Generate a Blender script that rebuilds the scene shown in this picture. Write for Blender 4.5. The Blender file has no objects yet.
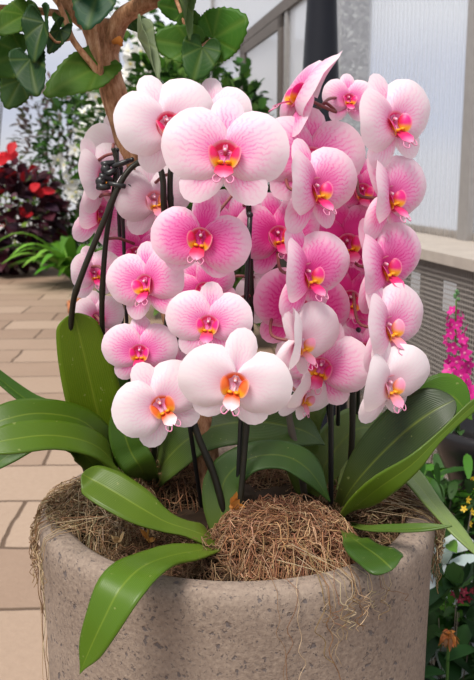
import bpy, math, random
from mathutils import Vector, Matrix, Quaternion

R = math.radians
rnd = random.Random(7)
scene = bpy.context.scene
C = scene.collection

# ------------------------------------------------------------------ camera, sky, sun, exposure
CAM = Vector((0.0, -0.918, 1.10)); PITCH = R(11.0); FPX = 850.0
cam_d = bpy.data.cameras.new('camera'); cam = bpy.data.objects.new('camera', cam_d); C.objects.link(cam)
cam.location = CAM; cam.rotation_euler = (R(90) - PITCH, 0, 0)
cam_d.sensor_fit = 'VERTICAL'; cam_d.sensor_height = 36.0; cam_d.sensor_width = 36.0 * 474 / 680
cam_d.lens = 36.0 * FPX / 680.0; cam_d.clip_start = 0.02; cam_d.clip_end = 200
cam_d.dof.use_dof = True; cam_d.dof.focus_distance = 0.86; cam_d.dof.aperture_fstop = 15.0
scene.camera = cam

world = bpy.data.worlds.new('overcast_sky'); scene.world = world; world.use_nodes = True
wn = world.node_tree; wn.nodes.clear()
def wnode(t, **k):
    n = wn.nodes.new(t)
    for a, b in k.items(): setattr(n, a, b)
    return n
w_out = wnode('ShaderNodeOutputWorld'); w_bg = wnode('ShaderNodeBackground')
w_tc = wnode('ShaderNodeTexCoord'); w_sep = wnode('ShaderNodeSeparateXYZ'); w_ramp = wnode('ShaderNodeValToRGB')
w_noise = wnode('ShaderNodeTexNoise'); w_noise.inputs['Scale'].default_value = 2.2; w_noise.inputs['Detail'].default_value = 3
w_add = wnode('ShaderNodeMath', operation='MULTIPLY_ADD')
wn.links.new(w_tc.outputs['Generated'], w_sep.inputs[0]); wn.links.new(w_tc.outputs['Generated'], w_noise.inputs['Vector'])
w_add.inputs[1].default_value = 0.10; wn.links.new(w_noise.outputs['Fac'], w_add.inputs[0])
w_sub = wnode('ShaderNodeMath', operation='ADD'); w_sub.inputs[1].default_value = 0.45
wn.links.new(w_sep.outputs['Z'], w_sub.inputs[0]); wn.links.new(w_sub.outputs[0], w_add.inputs[2])
wn.links.new(w_add.outputs[0], w_ramp.inputs[0]); wn.links.new(w_ramp.outputs[0], w_bg.inputs[0]); wn.links.new(w_bg.outputs[0], w_out.inputs[0])
el = w_ramp.color_ramp.elements
el[0].position = 0.0; el[0].color = (0.45, 0.44, 0.43, 1)
el[1].position = 1.0; el[1].color = (0.98, 1.0, 1.06, 1)
for p, c in ((0.40, (0.85, 0.84, 0.84, 1)), (0.465, (0.92, 0.92, 0.97, 1)), (0.515, (0.90, 0.92, 1.0, 1)), (0.55, (0.62, 0.73, 1.0, 1)), (0.61, (0.72, 0.80, 1.04, 1)), (0.66, (1.12, 1.14, 1.20, 1)), (0.80, (1.0, 1.0, 1.05, 1))):
    e = el.new(p); e.color = c
w_bg.inputs[1].default_value = 0.68

sun_d = bpy.data.lights.new('sun', 'SUN'); sun = bpy.data.objects.new('sun', sun_d); C.objects.link(sun)
sun_d.energy = 3.5; sun_d.angle = R(24); sun_d.color = (1.0, 0.95, 0.88)
sun.rotation_euler = Vector((0.34, 0.50, -0.95)).to_track_quat('-Z', 'Y').to_euler()

vs = scene.view_settings; vs.view_transform = 'Standard'; vs.look = 'None'; vs.gamma = 1.0; vs.use_curve_mapping = False
vs.exposure = 0.36

# ------------------------------------------------------------------ helpers
_rt = Vector((1, 0, 0)); _fw = Vector((0, math.cos(PITCH), -math.sin(PITCH))); _up = Vector((0, math.sin(PITCH), math.cos(PITCH)))
def ray(px, py): return _fw + _rt * ((px - 237) / FPX) + _up * ((340 - py) / FPX)
def at(px, py, y):                       # point of the place seen at that spot, at world depth y
    d = ray(px, py); return CAM + d * ((y - CAM.y) / d.y)
def on(px, py, z):                       # same, at world height z
    d = ray(px, py); return CAM + d * ((z - CAM.z) / d.z)
def ppm(p): return (p - CAM).dot(_fw) / FPX   # metres per pixel there

def catmull(P, n):
    P = [Vector(p) for p in P]; Q = [P[0] * 2 - P[1]] + P + [P[-1] * 2 - P[-2]]; out = []
    for i in range(n + 1):
        t = i / n * (len(P) - 1); k = min(int(t), len(P) - 2); f = t - k
        a, b, c, d = Q[k:k + 4]
        out.append(0.5 * ((2 * b) + (c - a) * f + (2 * a - 5 * b + 4 * c - d) * f * f + (3 * b - a - 3 * c + d) * f ** 3))
    return out
def lerps(L, t):
    x = t * (len(L) - 1); k = min(int(x), len(L) - 2); f = x - k; f = f * f * (3 - 2 * f) if False else f
    return L[k] * (1 - f) + L[k + 1] * f

class MB:
    def __init__(s): s.v = []; s.f = []; s.uv = []; s.c = []; s.m = []; s.mi = 0
    def vert(s, p, uv=(0, 0), c=(1, 1, 1)):
        s.v.append(tuple(p)); s.uv.append(uv); s.c.append((c[0], c[1], c[2], 1)); return len(s.v) - 1
    def face(s, *i): s.f.append(i); s.m.append(s.mi)
    def grid(s, rows, uvs=None, cols=None, closed=False):
        n = len(rows[0]); b = len(s.v)
        for j, r in enumerate(rows):
            for i, p in enumerate(r):
                s.vert(p, uvs[j][i] if uvs else (i / max(1, n - 1), j / max(1, len(rows) - 1)), cols[j][i] if cols else (1, 1, 1))
        for j in range(len(rows) - 1):
            for i in range(n if closed else n - 1):
                k = (i + 1) % n
                s.face(b + j * n + i, b + j * n + k, b + (j + 1) * n + k, b + (j + 1) * n + i)
    def tube(s, pts, rad, n=8, cap=True, col=(1, 1, 1)):
        pts = [Vector(p) for p in pts]; m = len(pts)
        if not isinstance(rad, (list, tuple)): rad = [rad] * m
        rows = []; prev = None
        for i, p in enumerate(pts):
            t = (pts[min(i + 1, m - 1)] - pts[max(i - 1, 0)]).normalized()
            if prev is None:
                a = Vector((0, 0, 1)) if abs(t.z) < .9 else Vector((1, 0, 0))
                u = t.cross(a).normalized()
            else: u = (prev - t * prev.dot(t)).normalized()
            prev = u; w = t.cross(u)
            rows.append([p + (u * math.cos(2 * math.pi * k / n) + w * math.sin(2 * math.pi * k / n)) * rad[i] for k in range(n)])
        b = len(s.v); s.grid(rows, cols=[[col] * n for _ in rows], closed=True)
        if cap:
            s.face(*[b + k for k in range(n)][::-1]); s.face(*[b + (m - 1) * n + k for k in range(n)])
    def box(s, lo, hi, M=None):
        b = len(s.v)
        for x in (lo[0], hi[0]):
            for y in (lo[1], hi[1]):
                for z in (lo[2], hi[2]):
                    p = Vector((x, y, z)); s.vert(M @ p if M else p)
        for q in ((0, 1, 3, 2), (4, 6, 7, 5), (0, 4, 5, 1), (2, 3, 7, 6), (0, 2, 6, 4), (1, 5, 7, 3)): s.face(*[b + i for i in q])
    def ball(s, c, r, n=10, m=7, col=(1, 1, 1), M=None):
        r = r if isinstance(r, (tuple, list)) else (r, r, r); c = Vector(c); rows = []
        for j in range(m + 1):
            a = math.pi * (0.001 + 0.998 * j / m)
            row = []
            for i in range(n):
                q = Vector((r[0] * math.sin(a) * math.cos(2 * math.pi * i / n), r[1] * math.sin(a) * math.sin(2 * math.pi * i / n), -r[2] * math.cos(a)))
                row.append(c + (M @ q if M else q))
            rows.append(row)
        s.grid(rows, cols=[[col] * n for _ in rows], closed=True)
    def lathe(s, prof, n=64, c=(0, 0, 0)):
        s.grid([[Vector((c[0] + r * math.cos(2 * math.pi * i / n), c[1] + r * math.sin(2 * math.pi * i / n), c[2] + z)) for i in range(n)] for r, z in prof], closed=True)
    def mesh(s, name, mats, smooth=True):
        me = bpy.data.meshes.new(name); me.from_pydata(s.v, [], s.f)
        ul = me.uv_layers.new(name='UVMap'); vi = [0] * len(me.loops); me.loops.foreach_get('vertex_index', vi)
        flat = [q for i in vi for q in s.uv[i]]; ul.data.foreach_set('uv', flat)
        ca = me.color_attributes.new('Col', 'FLOAT_COLOR', 'POINT'); ca.data.foreach_set('color', [q for c in s.c for q in c])
        for m in (mats if isinstance(mats, (list, tuple)) else [mats]): me.materials.append(m)
        me.polygons.foreach_set('material_index', s.m); me.polygons.foreach_set('use_smooth', [smooth] * len(s.f))
        me.update(); return me

def obj(name, mb, mat, parent=None, smooth=True, color=None, solid=0):
    me = mb if isinstance(mb, bpy.types.Mesh) else mb.mesh(name, mat, smooth)
    o = bpy.data.objects.new(name, me); C.objects.link(o)
    if parent: o.parent = parent
    if color: o.color = (*color[:3], 1)
    if solid:
        md = o.modifiers.new('thickness', 'SOLIDIFY'); md.thickness = solid; md.offset = 0
    return o
def tag(o, label, cat=None, group=None, kind=None):
    if label: o['label'] = label
    if cat: o['category'] = cat
    if group: o['group'] = group
    if kind: o['kind'] = kind
    return o
def thing(name, label, cat, loc, group=None):
    o = bpy.data.objects.new(name, None); o.empty_display_size = .05; C.objects.link(o); o.location = loc
    return tag(o, label, cat, group)
def struct(name, mb, mat, smooth=False):
    o = obj(name, mb, mat, None, smooth); o['kind'] = 'structure'; return o
def rel(pts, root): return [Vector(p) - root.location for p in pts]

# ------------------------------------------------------------------ materials
class Mat:
    def __init__(s, name):
        s.m = bpy.data.materials.new(name); s.m.use_nodes = True; s.t = s.m.node_tree; s.t.nodes.clear()
        s.out = s.n('ShaderNodeOutputMaterial'); s.b = s.n('ShaderNodeBsdfPrincipled'); s.l(s.b.outputs[0], s.out.inputs[0])
    def n(s, ty, **k):
        x = s.t.nodes.new(ty)
        for a, b in k.items(): setattr(x, a, b)
        return x
    def l(s, a, b): s.t.links.new(a, b)
    def put(s, sock, v):
        if hasattr(v, 'links') or hasattr(v, 'is_output'): s.l(v, sock)
        else: sock.default_value = v
    def math(s, op, a, b=0.0, c=0.0, clamp=False):
        x = s.n('ShaderNodeMath', operation=op, use_clamp=clamp)
        for i, v in enumerate((a, b, c)): s.put(x.inputs[i], v)
        return x.outputs[0]
    def mix(s, f, a, b, mode='MIX'):
        x = s.n('ShaderNodeMix', data_type='RGBA', blend_type=mode)
        s.put(x.inputs[0], f); s.put(x.inputs[6], (*a, 1) if isinstance(a, tuple) and len(a) == 3 else a); s.put(x.inputs[7], (*b, 1) if isinstance(b, tuple) and len(b) == 3 else b)
        return x.outputs[2]
    def noise(s, scale, detail=3, vec=None, rough=.55):
        x = s.n('ShaderNodeTexNoise'); x.inputs['Scale'].default_value = scale; x.inputs['Detail'].default_value = detail; x.inputs['Roughness'].default_value = rough
        if vec is not None: s.l(vec, x.inputs['Vector'])
        return x.outputs['Fac']
    def ramp(s, f, stops):
        x = s.n('ShaderNodeValToRGB'); e = x.color_ramp.elements
        e[0].position, e[0].color = stops[0][0], (*stops[0][1], 1); e[1].position, e[1].color = stops[-1][0], (*stops[-1][1], 1)
        for p, c in stops[1:-1]: q = e.new(p); q.color = (*c, 1)
        s.l(f, x.inputs[0]); return x.outputs[0]
    def coord(s, k='Object'): return s.n('ShaderNodeTexCoord').outputs[k]
    def uv(s):
        q = s.n('ShaderNodeSeparateXYZ'); s.l(s.coord('UV'), q.inputs[0]); return q.outputs[0], q.outputs[1]
    def bump(s, h, strength=.3, dist=.01):
        x = s.n('ShaderNodeBump'); x.inputs['Strength'].default_value = strength; x.inputs['Distance'].default_value = dist
        s.l(h, x.inputs['Height']); s.l(x.outputs[0], s.b.inputs['Normal']); return x.outputs[0]
    def col(s, v, rough=.5, spec=.5, metal=0):
        s.put(s.b.inputs['Base Color'], (*v, 1) if isinstance(v, tuple) else v); s.b.inputs['Roughness'].default_value = rough
        s.b.inputs['Specular IOR Level'].default_value = spec; s.b.inputs['Metallic'].default_value = metal; return s
    def translucent(s, color, f):
        tr = s.n('ShaderNodeBsdfTranslucent'); s.put(tr.inputs[0], (*color, 1) if isinstance(color, tuple) else color)
        mx = s.n('ShaderNodeMixShader'); mx.inputs[0].default_value = f
        s.l(s.b.outputs[0], mx.inputs[1]); s.l(tr.outputs[0], mx.inputs[2]); s.l(mx.outputs[0], s.out.inputs[0]); return s

def plain(name, c, rough=.5, spec=.5, metal=0, var=.12, scale=30):
    m = Mat(name); f = m.noise(scale, 3, m.coord())
    m.col(m.mix(f, tuple(x * (1 - var) for x in c), tuple(min(1, x * (1 + var)) for x in c)), rough, spec, metal); return m.m

# orchid petals: fan-shaped veins, pink heart, pale margin; the object's colour carries how pink the flower is
def petal_mat():
    m = Mat('orchid_petal'); u, v = m.uv()
    oi = m.n('ShaderNodeObjectInfo'); sp = m.n('ShaderNodeSeparateColor'); m.l(oi.outputs['Color'], sp.inputs[0]); t = sp.outputs[0]
    wob = m.noise(9, 2, m.coord('UV'))
    ph = m.math('MULTIPLY_ADD', u, 165.0, m.math('MULTIPLY', wob, 13.0))
    vein = m.math('POWER', m.math('MULTIPLY_ADD', m.math('SINE', ph), .5, .5), 3.0)
    vfade = m.math('MULTIPLY', m.math('SUBTRACT', 1.0, m.math('POWER', v, 2.5)), m.math('MULTIPLY', m.math('MULTIPLY_ADD', t, .62, .05), m.math('MULTIPLY_ADD', m.noise(7, 3, m.coord('UV')), 2.2, -.45, clamp=True)))
    heart = m.math('MULTIPLY', m.math('POWER', m.math('SUBTRACT', 1.0, v, clamp=True), 2.6), m.math('MULTIPLY_ADD', t, 1.15, .30))
    edge = m.n('ShaderNodeMapRange', interpolation_type='SMOOTHSTEP'); m.l(v, edge.inputs[0]); edge.inputs[1].default_value = .55; edge.inputs[2].default_value = 1.0; edge.inputs[3].default_value = 1; edge.inputs[4].default_value = .35
    blush = m.math('MULTIPLY', m.math('POWER', t, 2.1), m.math('MULTIPLY', edge.outputs[0], .95))
    cloud = m.math('MULTIPLY_ADD', m.noise(4, 2, m.coord('UV')), .5, .75)
    f = m.math('ADD', m.math('MULTIPLY', m.math('ADD', heart, blush), cloud), m.math('MULTIPLY', vein, vfade), clamp=True)
    col = m.ramp(f, [(0, (.865, .775, .795)), (.22, (.86, .55, .68)), (.52, (.86, .22, .50)), (1, (.78, .04, .31))])
    m.col(col, .48, .3); m.bump(m.noise(60, 2, m.coord()), .05, .003)
    return m.translucent(col, .34).m
M_petal = petal_mat()
def lip_mat():
    m = Mat('orchid_lip'); a = m.n('ShaderNodeVertexColor', layer_name='Col')
    m.col(a.outputs[0], .4, .4); return m.translucent(a.outputs[0], .25).m
M_lip = lip_mat()

def leaf_mat(name, rough=.36, lines=26, transl=.12, rib=1.0):
    m = Mat(name); u, v = m.uv(); oi = m.n('ShaderNodeObjectInfo'); base = m.mix(1.0, oi.outputs['Color'], (.84, .84, .75), 'MULTIPLY')
    d = m.math('ABSOLUTE', m.math('SUBTRACT', u, .5))
    mid = m.math('MULTIPLY', m.math('SUBTRACT', 1.0, m.math('MULTIPLY', d, 26.0), clamp=True), .45 * rib)
    st = m.math('MULTIPLY', m.math('MULTIPLY_ADD', m.math('SINE', m.math('MULTIPLY', u, lines * 6.283)), .5, .5), .09)
    mott = m.noise(22, 4, m.coord()); mott2 = m.noise(140, 2, m.coord())
    light = m.mix(.5, base, (.30, .36, .04)); dark = m.mix(1.0, base, (.72, .78, .65), 'MULTIPLY')
    c = m.mix(mott, dark, base); c = m.mix(m.math('ADD', mid, st), c, light)
    c = m.mix(m.math('MULTIPLY', m.math('GREATER_THAN', mott2, .71), .35), c, (.32, .33, .12))
    tipm = m.n('ShaderNodeMapRange', interpolation_type='SMOOTHSTEP'); m.l(v, tipm.inputs[0]); tipm.inputs[1].default_value = .0; tipm.inputs[2].default_value = .35; tipm.inputs[3].default_value = .22; tipm.inputs[4].default_value = 0
    c = m.mix(tipm.outputs[0], c, (.28, .33, .05))
    m.col(c, rough, .30); m.bump(m.math('SUBTRACT', m.math('MULTIPLY', st, 2.0), mid), .20, .004)
    return m.translucent(c, transl).m
M_oleaf = leaf_mat('orchid_leaf')
def hib_mat():
    m = Mat('hibiscus_leaf'); u, v = m.uv(); oi = m.n('ShaderNodeObjectInfo'); base = oi.outputs['Color']
    # palmate veins at five angles, with finer side veins
    acc = None
    for a in (.5, .36, .64, .22, .78):
        d = m.math('MULTIPLY', m.math('ABSOLUTE', m.math('SUBTRACT', u, a)), m.math('MULTIPLY_ADD', v, 46.0, 6.0))
        k = m.math('SUBTRACT', 1.0, d, clamp=True); acc = k if acc is None else m.math('MAXIMUM', acc, k)
    side = m.math('POWER', m.math('MULTIPLY_ADD', m.math('SINE', m.math('MULTIPLY_ADD', v, 40.0, m.math('MULTIPLY', m.math('ABSOLUTE', m.math('SUBTRACT', u, .5)), -60.0))), .5, .5), 8.0)
    vein = m.math('MAXIMUM', m.math('MULTIPLY', acc, .26), m.math('MULTIPLY', side, .06))
    mo = m.noise(35, 4, m.coord())
    c = m.mix(mo, m.mix(1.0, base, (.65, .7, .6), 'MULTIPLY'), base); c = m.mix(vein, c, m.mix(.6, base, (.30, .36, .06)))
    m.col(c, .5, .22); m.bump(m.math('MULTIPLY', vein, -1.0), .2, .008)
    return m.translucent(m.mix(.5, c, (.20, .33, .01)), .30).m
M_hib = hib_mat()
def vcol_mat(name, rough=.5, transl=.2, spec=.4):
    m = Mat(name); a = m.n('ShaderNodeVertexColor', layer_name='Col'); m.col(a.outputs[0], rough, spec)
    return m.translucent(a.outputs[0], transl).m if transl else m.m
M_fol = vcol_mat('foliage', .55, .22, .2); M_fibre = vcol_mat('dry_fibre', .85, .15, .1)
M_flowerv = vcol_mat('flower_tissue', .5, .3)
def stem_mat():
    m = Mat('orchid_stem'); f = m.noise(40, 3, m.coord()); z = m.noise(8, 2, m.coord())
    m.col(m.mix(f, (.010, .009, .007), m.mix(z, (.030, .018, .012), (.022, .026, .011))), .42, .25); return m.m
M_stem = stem_mat()
M_stemgrey = plain('woody_stem', (.10, .085, .065), .7, .2, 0, .3, 60)
M_ped = plain('pedicel', (.20, .06, .055), .5, .4, 0, .3, 30)
M_black = plain('black_plastic', (.012, .012, .013), .35, .5)
def bark_mat():
    m = Mat('hibiscus_bark'); mp = m.n('ShaderNodeMapping'); mp.inputs['Scale'].default_value = (1, 1, .35); m.l(m.coord(), mp.inputs[0])
    f = m.noise(130, 5, mp.outputs[0], .7); g = m.noise(14, 3, m.coord())
    c = m.ramp(f, [(.36, (.17, .072, .030)), (.5, (.40, .195, .095)), (.66, (.60, .37, .22))])
    m.col(m.mix(m.math('MULTIPLY', g, .4), c, (.22, .13, .07)), .75, .25); m.bump(f, .55, .004); return m.m
M_bark = bark_mat()
def concrete_mat():
    m = Mat('cast_stone'); o = m.coord(); f = m.noise(9, 5, o); g = m.noise(240, 3, o)
    c = m.ramp(f, [(.3, (.165, .122, .097)), (.7, (.235, .180, .144))]); c = m.mix(m.math('MULTIPLY', m.math('SUBTRACT', g, .35, clamp=True), 1.3), c, (.36, .285, .22))
    pits = None
    for sc, th, stv in ((105, .17, .85), (190, .18, .8), (330, .2, .6)):
        vo = m.n('ShaderNodeTexVoronoi'); vo.inputs['Scale'].default_value = sc; vo.inputs['Randomness'].default_value = 1
        ds = m.n('ShaderNodeVectorMath', operation='MULTIPLY_ADD'); nz = m.n('ShaderNodeTexNoise'); nz.inputs['Scale'].default_value = sc * 1.3; m.l(o, nz.inputs['Vector'])
        m.l(nz.outputs['Color'], ds.inputs[0]); ds.inputs[1].default_value = (.012, .012, .012); m.l(o, ds.inputs[2]); m.l(ds.outputs[0], vo.inputs['Vector'])
        sp = m.n('ShaderNodeSeparateColor'); m.l(vo.outputs['Color'], sp.inputs[0])
        near = m.math('SUBTRACT', 1.0, m.math('DIVIDE', vo.outputs['Distance'], m.math('MULTIPLY', sp.outputs[0], th * 2.3)), clamp=True)
        near = m.math('MULTIPLY', m.math('MULTIPLY', near, 3.0, clamp=True), m.math('GREATER_THAN', sp.outputs[1], .42)); near = m.math('MULTIPLY', near, stv, clamp=True)
        pits = near if pits is None else m.math('MAXIMUM', pits, near)
    c = m.mix(pits, c, (.10, .085, .085)); m.col(c, .9, .15)
    m.bump(m.math('SUBTRACT', m.math('MULTIPLY', g, .5), pits), .55, .004); return m.m
M_conc = concrete_mat()
def stone_mat():
    m = Mat('flagstone'); mp = m.n('ShaderNodeMapping'); mp.inputs['Rotation'].default_value = (0, 0, R(-3)); mp.inputs['Location'].default_value = (.32, -.030, 0); m.l(m.coord(), mp.inputs[0])
    nz = m.n('ShaderNodeTexNoise'); nz.inputs['Scale'].default_value = 5; m.l(mp.outputs[0], nz.inputs['Vector'])
    ds = m.n('ShaderNodeVectorMath', operation='MULTIPLY_ADD'); m.l(nz.outputs['Color'], ds.inputs[0]); ds.inputs[1].default_value = (.03, .03, 0); m.l(mp.outputs[0], ds.inputs[2])
    br = m.n('ShaderNodeTexBrick'); br.offset = .37; br.squash = 1.0; m.l(ds.outputs[0], br.inputs['Vector'])
    br.inputs['Scale'].default_value = 1; br.inputs['Brick Width'].default_value = .80; br.inputs['Row Height'].default_value = .372
    br.inputs['Mortar Size'].default_value = .008; br.inputs['Mortar Smooth'].default_value = .35; br.inputs['Bias'].default_value = 0
    br.inputs['Color1'].default_value = (.20, .125, .082, 1); br.inputs['Color2'].default_value = (.38, .28, .205, 1); br.inputs['Mortar'].default_value = (.10, .065, .04, 1)
    f = m.noise(4, 5, m.coord()); g = m.noise(45, 4, m.coord())
    c = m.mix(m.math('MULTIPLY', f, .45), br.outputs['Color'], (.39, .28, .20)); c = m.mix(m.math('MULTIPLY', g, .4), c, (.20, .13, .09))
    c = m.mix(br.outputs['Fac'], c, (.10, .06, .035)); m.col(c, .62, .4)
    h = m.math('SUBTRACT', m.math('MULTIPLY', g, .3), m.math('MULTIPLY', br.outputs['Fac'], 1.5)); m.bump(h, .6, .012); return m.m
M_stone = stone_mat()
M_soil = plain('potting_soil', (.035, .022, .014), .95, .1, 0, .6, 90)
M_wood = plain('weathered_timber', (.36, .315, .275), .8, .2, 0, .2, 14)
M_frame = plain('window_frame', (.115, .095, .085), .6, .3, 0, .2, 12)
M_white = plain('white_paint', (.72, .72, .74), .5, .4)
M_alu = plain('aluminium', (.30, .28, .265), .5, .5, .3, .15, 25)
def galv():
    m = Mat('galvanised_steel'); vo = m.n('ShaderNodeTexVoronoi'); vo.inputs['Scale'].default_value = 60; m.l(m.coord(), vo.inputs['Vector']); sp = m.n('ShaderNodeSeparateColor'); m.l(vo.outputs['Color'], sp.inputs[0])
    m.col(m.ramp(sp.outputs[0], [(0, (.25, .255, .27)), (.8, (.33, .335, .35)), (1, (.44, .45, .46))]), .5, .5, .25); return m.m
M_galv = galv()
def poly_mat(name, body, tr, webs):
    m = Mat(name); m.t.nodes.remove(m.b)
    df = m.n('ShaderNodeBsdfTranslucent'); df.inputs[0].default_value = (*body, 1)
    tp = m.n('ShaderNodeBsdfTransparent'); tp.inputs[0].default_value = (.96, .97, .98, 1); mx = m.n('ShaderNodeMixShader')
    if webs:
        u, v = m.uv(); k = m.math('POWER', m.math('MULTIPLY_ADD', m.math('SINE', m.math('MULTIPLY', u, 6.283 * webs)), .5, .5), 2.0)
        m.l(m.math('MULTIPLY_ADD', k, -.42, tr), mx.inputs[0])
    else: mx.inputs[0].default_value = tr
    m.l(df.outputs[0], mx.inputs[1]); m.l(tp.outputs[0], mx.inputs[2])
    gl = m.n('ShaderNodeBsdfGlossy'); gl.inputs['Roughness'].default_value = .25; fr = m.n('ShaderNodeFresnel'); m2 = m.n('ShaderNodeMixShader')
    m.l(m.math('MULTIPLY', fr.outputs[0], .25), m2.inputs[0]); m.l(mx.outputs[0], m2.inputs[1]); m.l(gl.outputs[0], m2.inputs[2]); m.l(m2.outputs[0], m.out.inputs[0]); return m.m
M_poly = poly_mat('twinwall_polycarbonate', (.95, .95, .97), .80, 24)
M_glass = poly_mat('dusty_glass', (.95, .94, .94), .42, 0)
M_frost = poly_mat('frosted_glass', (.95, .95, .95), .25, 0)
M_mesh = plain('mesh_metal', (.32, .29, .265), .6, .4, .2, .15, 40)
M_panel = plain('bench_backing', (.12, .105, .097), .8, .2)
M_terra = plain('terracotta', (.42, .15, .06), .8, .2, 0, .25, 18)

# ------------------------------------------------------------------ the greenhouse
mb = MB(); mb.box((-5.2, -3.0, -.05), (1.9, 13.2, 0.0)); struct('floor', mb, M_stone)

WD = Vector((-.185, 1.0, 0)).normalized(); WN = Vector((1.0, .185, 0)).normalized()   # along the side wall, and outward
DEP = CAM.y
def wall_pt(D, off, z):                 # D = depth from the camera, off = outward of the ledge's front edge
    p = Vector((.714 - .185 * (D - 2.56), DEP + D, z)); return p + WN * off
WM = Matrix(((WD.x, WN.x, 0, 0), (WD.y, WN.y, 0, 0), (0, 0, 1, 0), (0, 0, 0, 1)))
def wbox(mb, D0, D1, o0, o1, z0, z1):
    a = wall_pt(D0, 0, 0); L = (wall_pt(D1, 0, 0) - a).length
    mb.box((0, o0, z0), (L, o1, z1), Matrix.Translation(a) @ WM)
LZ = .85
mb = MB(); a = wall_pt(1.0, -.01, 0); rows = []
for j in range(5):
    q = j / 4; rows.append([wall_pt(.9 + 2.6 * i / 24, -.012 - .40 * q, .002 + .05 * math.sin(math.pi * min(1, (1 - q) * .8 + .0)) * (.8 + .4 * math.sin(i * 1.7 + j))) for i in range(25)])
mb.grid(rows); tag(obj('bed_soil', mb, M_soil), 'dark soil of the planting strip along the right wall', 'soil', kind='stuff')
mb = MB(); wbox(mb, 1.2, 13.0, -.012, .33, LZ - .035, LZ); struct('trim_1', mb, M_wood)['label'] = 'weathered pale timber ledge along the right wall'
mb = MB(); wbox(mb, 1.2, 13.0, .315, .335, LZ, LZ + .03); struct('trim_2', mb, M_wood)
# wall below the ledge, behind the perforated panel, with openings that let daylight in
mb = MB(); wbox(mb, 1.2, 13.0, .22, .30, 0, .55); wbox(mb, 1.2, 13.0, .22, .30, .697, LZ - .035)
for a, b in ((1.2, 2.78), (3.07, 3.13), (3.425, 3.475), (3.77, 13.0)): wbox(mb, a, b, .22, .30, .55, .697)
struct('wall_right', mb, M_panel)
mb = MB(); wbox(mb, 2.7, 3.85, .300, .306, .53, .72); struct('window_1', mb, M_frost)
# perforated metal screen: crossing strips, real holes
mb = MB(); a = wall_pt(1.2, 0, 0); L = 3.6; T = Matrix.Translation(a) @ WM; pit = .0165
for i in range(int(L / pit)): mb.box((i * pit, .012, .02), (i * pit + .0040, .0128, LZ - .035), T)
for j in range(int((LZ - .06) / pit)): mb.box((0, .0130, .02 + j * pit), (L, .0138, .02 + j * pit + .0046), T)
o = struct('trim_3', mb, M_mesh); o['label'] = 'perforated grey metal screen below the timber ledge'
# glazing above the ledge
def pane(name, D0, D1, z0, z1, mat):
    mb = MB(); a = wall_pt(D0, .322, 0); b = wall_pt(D1, .322, 0)
    mb.grid([[a + Vector((0, 0, z0)), b + Vector((0, 0, z0))], [a + Vector((0, 0, z1)), b + Vector((0, 0, z1))]]); o = struct(name, mb, mat)
    md = o.modifiers.new('t', 'SOLIDIFY'); md.thickness = .012; return o
pane('window_2', 3.30, 4.46, LZ, 3.2, M_poly)
pane('window_3', 1.25, 3.21, LZ, 3.2, M_poly)
pane('window_4', 4.6, 13.0, LZ, 2.22, M_glass)
pane('window_5', 4.6, 13.0, 2.28, 3.2, M_glass)
mb = MB(); wbox(mb, 3.215, 3.30, .29, .36, LZ, 3.2); struct('trim_4', mb, M_alu)
mb = MB(); wbox(mb, 4.50, 4.66, .18, .34, LZ, 3.2); struct('trim_5', mb, M_galv)['label'] = 'speckled galvanised steel wall post'
mb = MB(); wbox(mb, 4.66, 13.0, .28, .35, 2.21, 2.29); struct('trim_6', mb, M_frame)
mb = MB()
for D in (6.1, 9.4, 11.2): wbox(mb, D, D + .07, .29, .35, LZ, 3.2)
struct('trim_7', mb, M_alu)
# opening sash in the middle window
mb = MB()
wbox(mb, 6.22, 7.75, .275, .30, 1.06, 1.14); wbox(mb, 6.22, 7.75, .275, .30, 2.12, 2.20)
wbox(mb, 6.22, 6.32, .275, .30, 1.06, 2.2); wbox(mb, 7.55, 7.75, .275, .30, 1.06, 2.2); struct('trim_8', mb, M_frame)
# end wall
mb = MB(); mb.box((-5.2, 12.1, 0), (-.6, 12.2, .5)); struct('wall_back', mb, M_white)
mb = MB(); mb.grid([[Vector((-5.2, 12.15, .5)), Vector((-.6, 12.15, .5))], [Vector((-5.2, 12.15, 3.2)), Vector((-.6, 12.15, 3.2))]]); struct('window_6', mb, M_glass)
mb = MB()
for x in (-5.2, -3.68, -2.2, -.75): mb.box((x, 12.08, .5), (x + .09, 12.2, 3.2))
mb.box((-5.2, 12.06, 2.28), (-.6, 12.2, 2.40)); struct('trim_9', mb, M_wood)
mb = MB(); mb.box((-5.3, -3.0, 0), (-5.2, 12.2, .5)); struct('wall_left', mb, M_white)
mb = MB(); mb.grid([[Vector((-5.25, -3, .5)), Vector((-5.25, 12.2, .5))], [Vector((-5.25, -3, 3.2)), Vector((-5.25, 12.2, 3.2))]]); struct('window_7', mb, M_glass)

# building outside the side windows
b = thing('building', 'pale grey building seen through the framed side window', 'building', (1.0, DEP + 15.0, 0))
mb = MB(); mb.box((-1.0, -.8, 0), (.75, .8, 3.1)); obj('wall', mb, plain('render_wall', (.50, .47, .45), .9, .1, 0, .3, 4), b, False)
mb = MB(); mb.box((-1.1, -.9, 3.1), (.85, .9, 3.2)); obj('roof', mb, M_frame, b, False)
for x in (-.8, -.1):
    mb = MB(); mb.box((x, -.84, 1.2), (x + .55, -.79, 2.3)); w = obj('window', mb, M_frame, b, False)
    mb = MB(); mb.box((x + .06, -.86, 1.26), (x + .49, -.835, 2.24)); obj('pane', mb, plain('pane_dark', (.30, .31, .33), .2), w, False)

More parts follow.
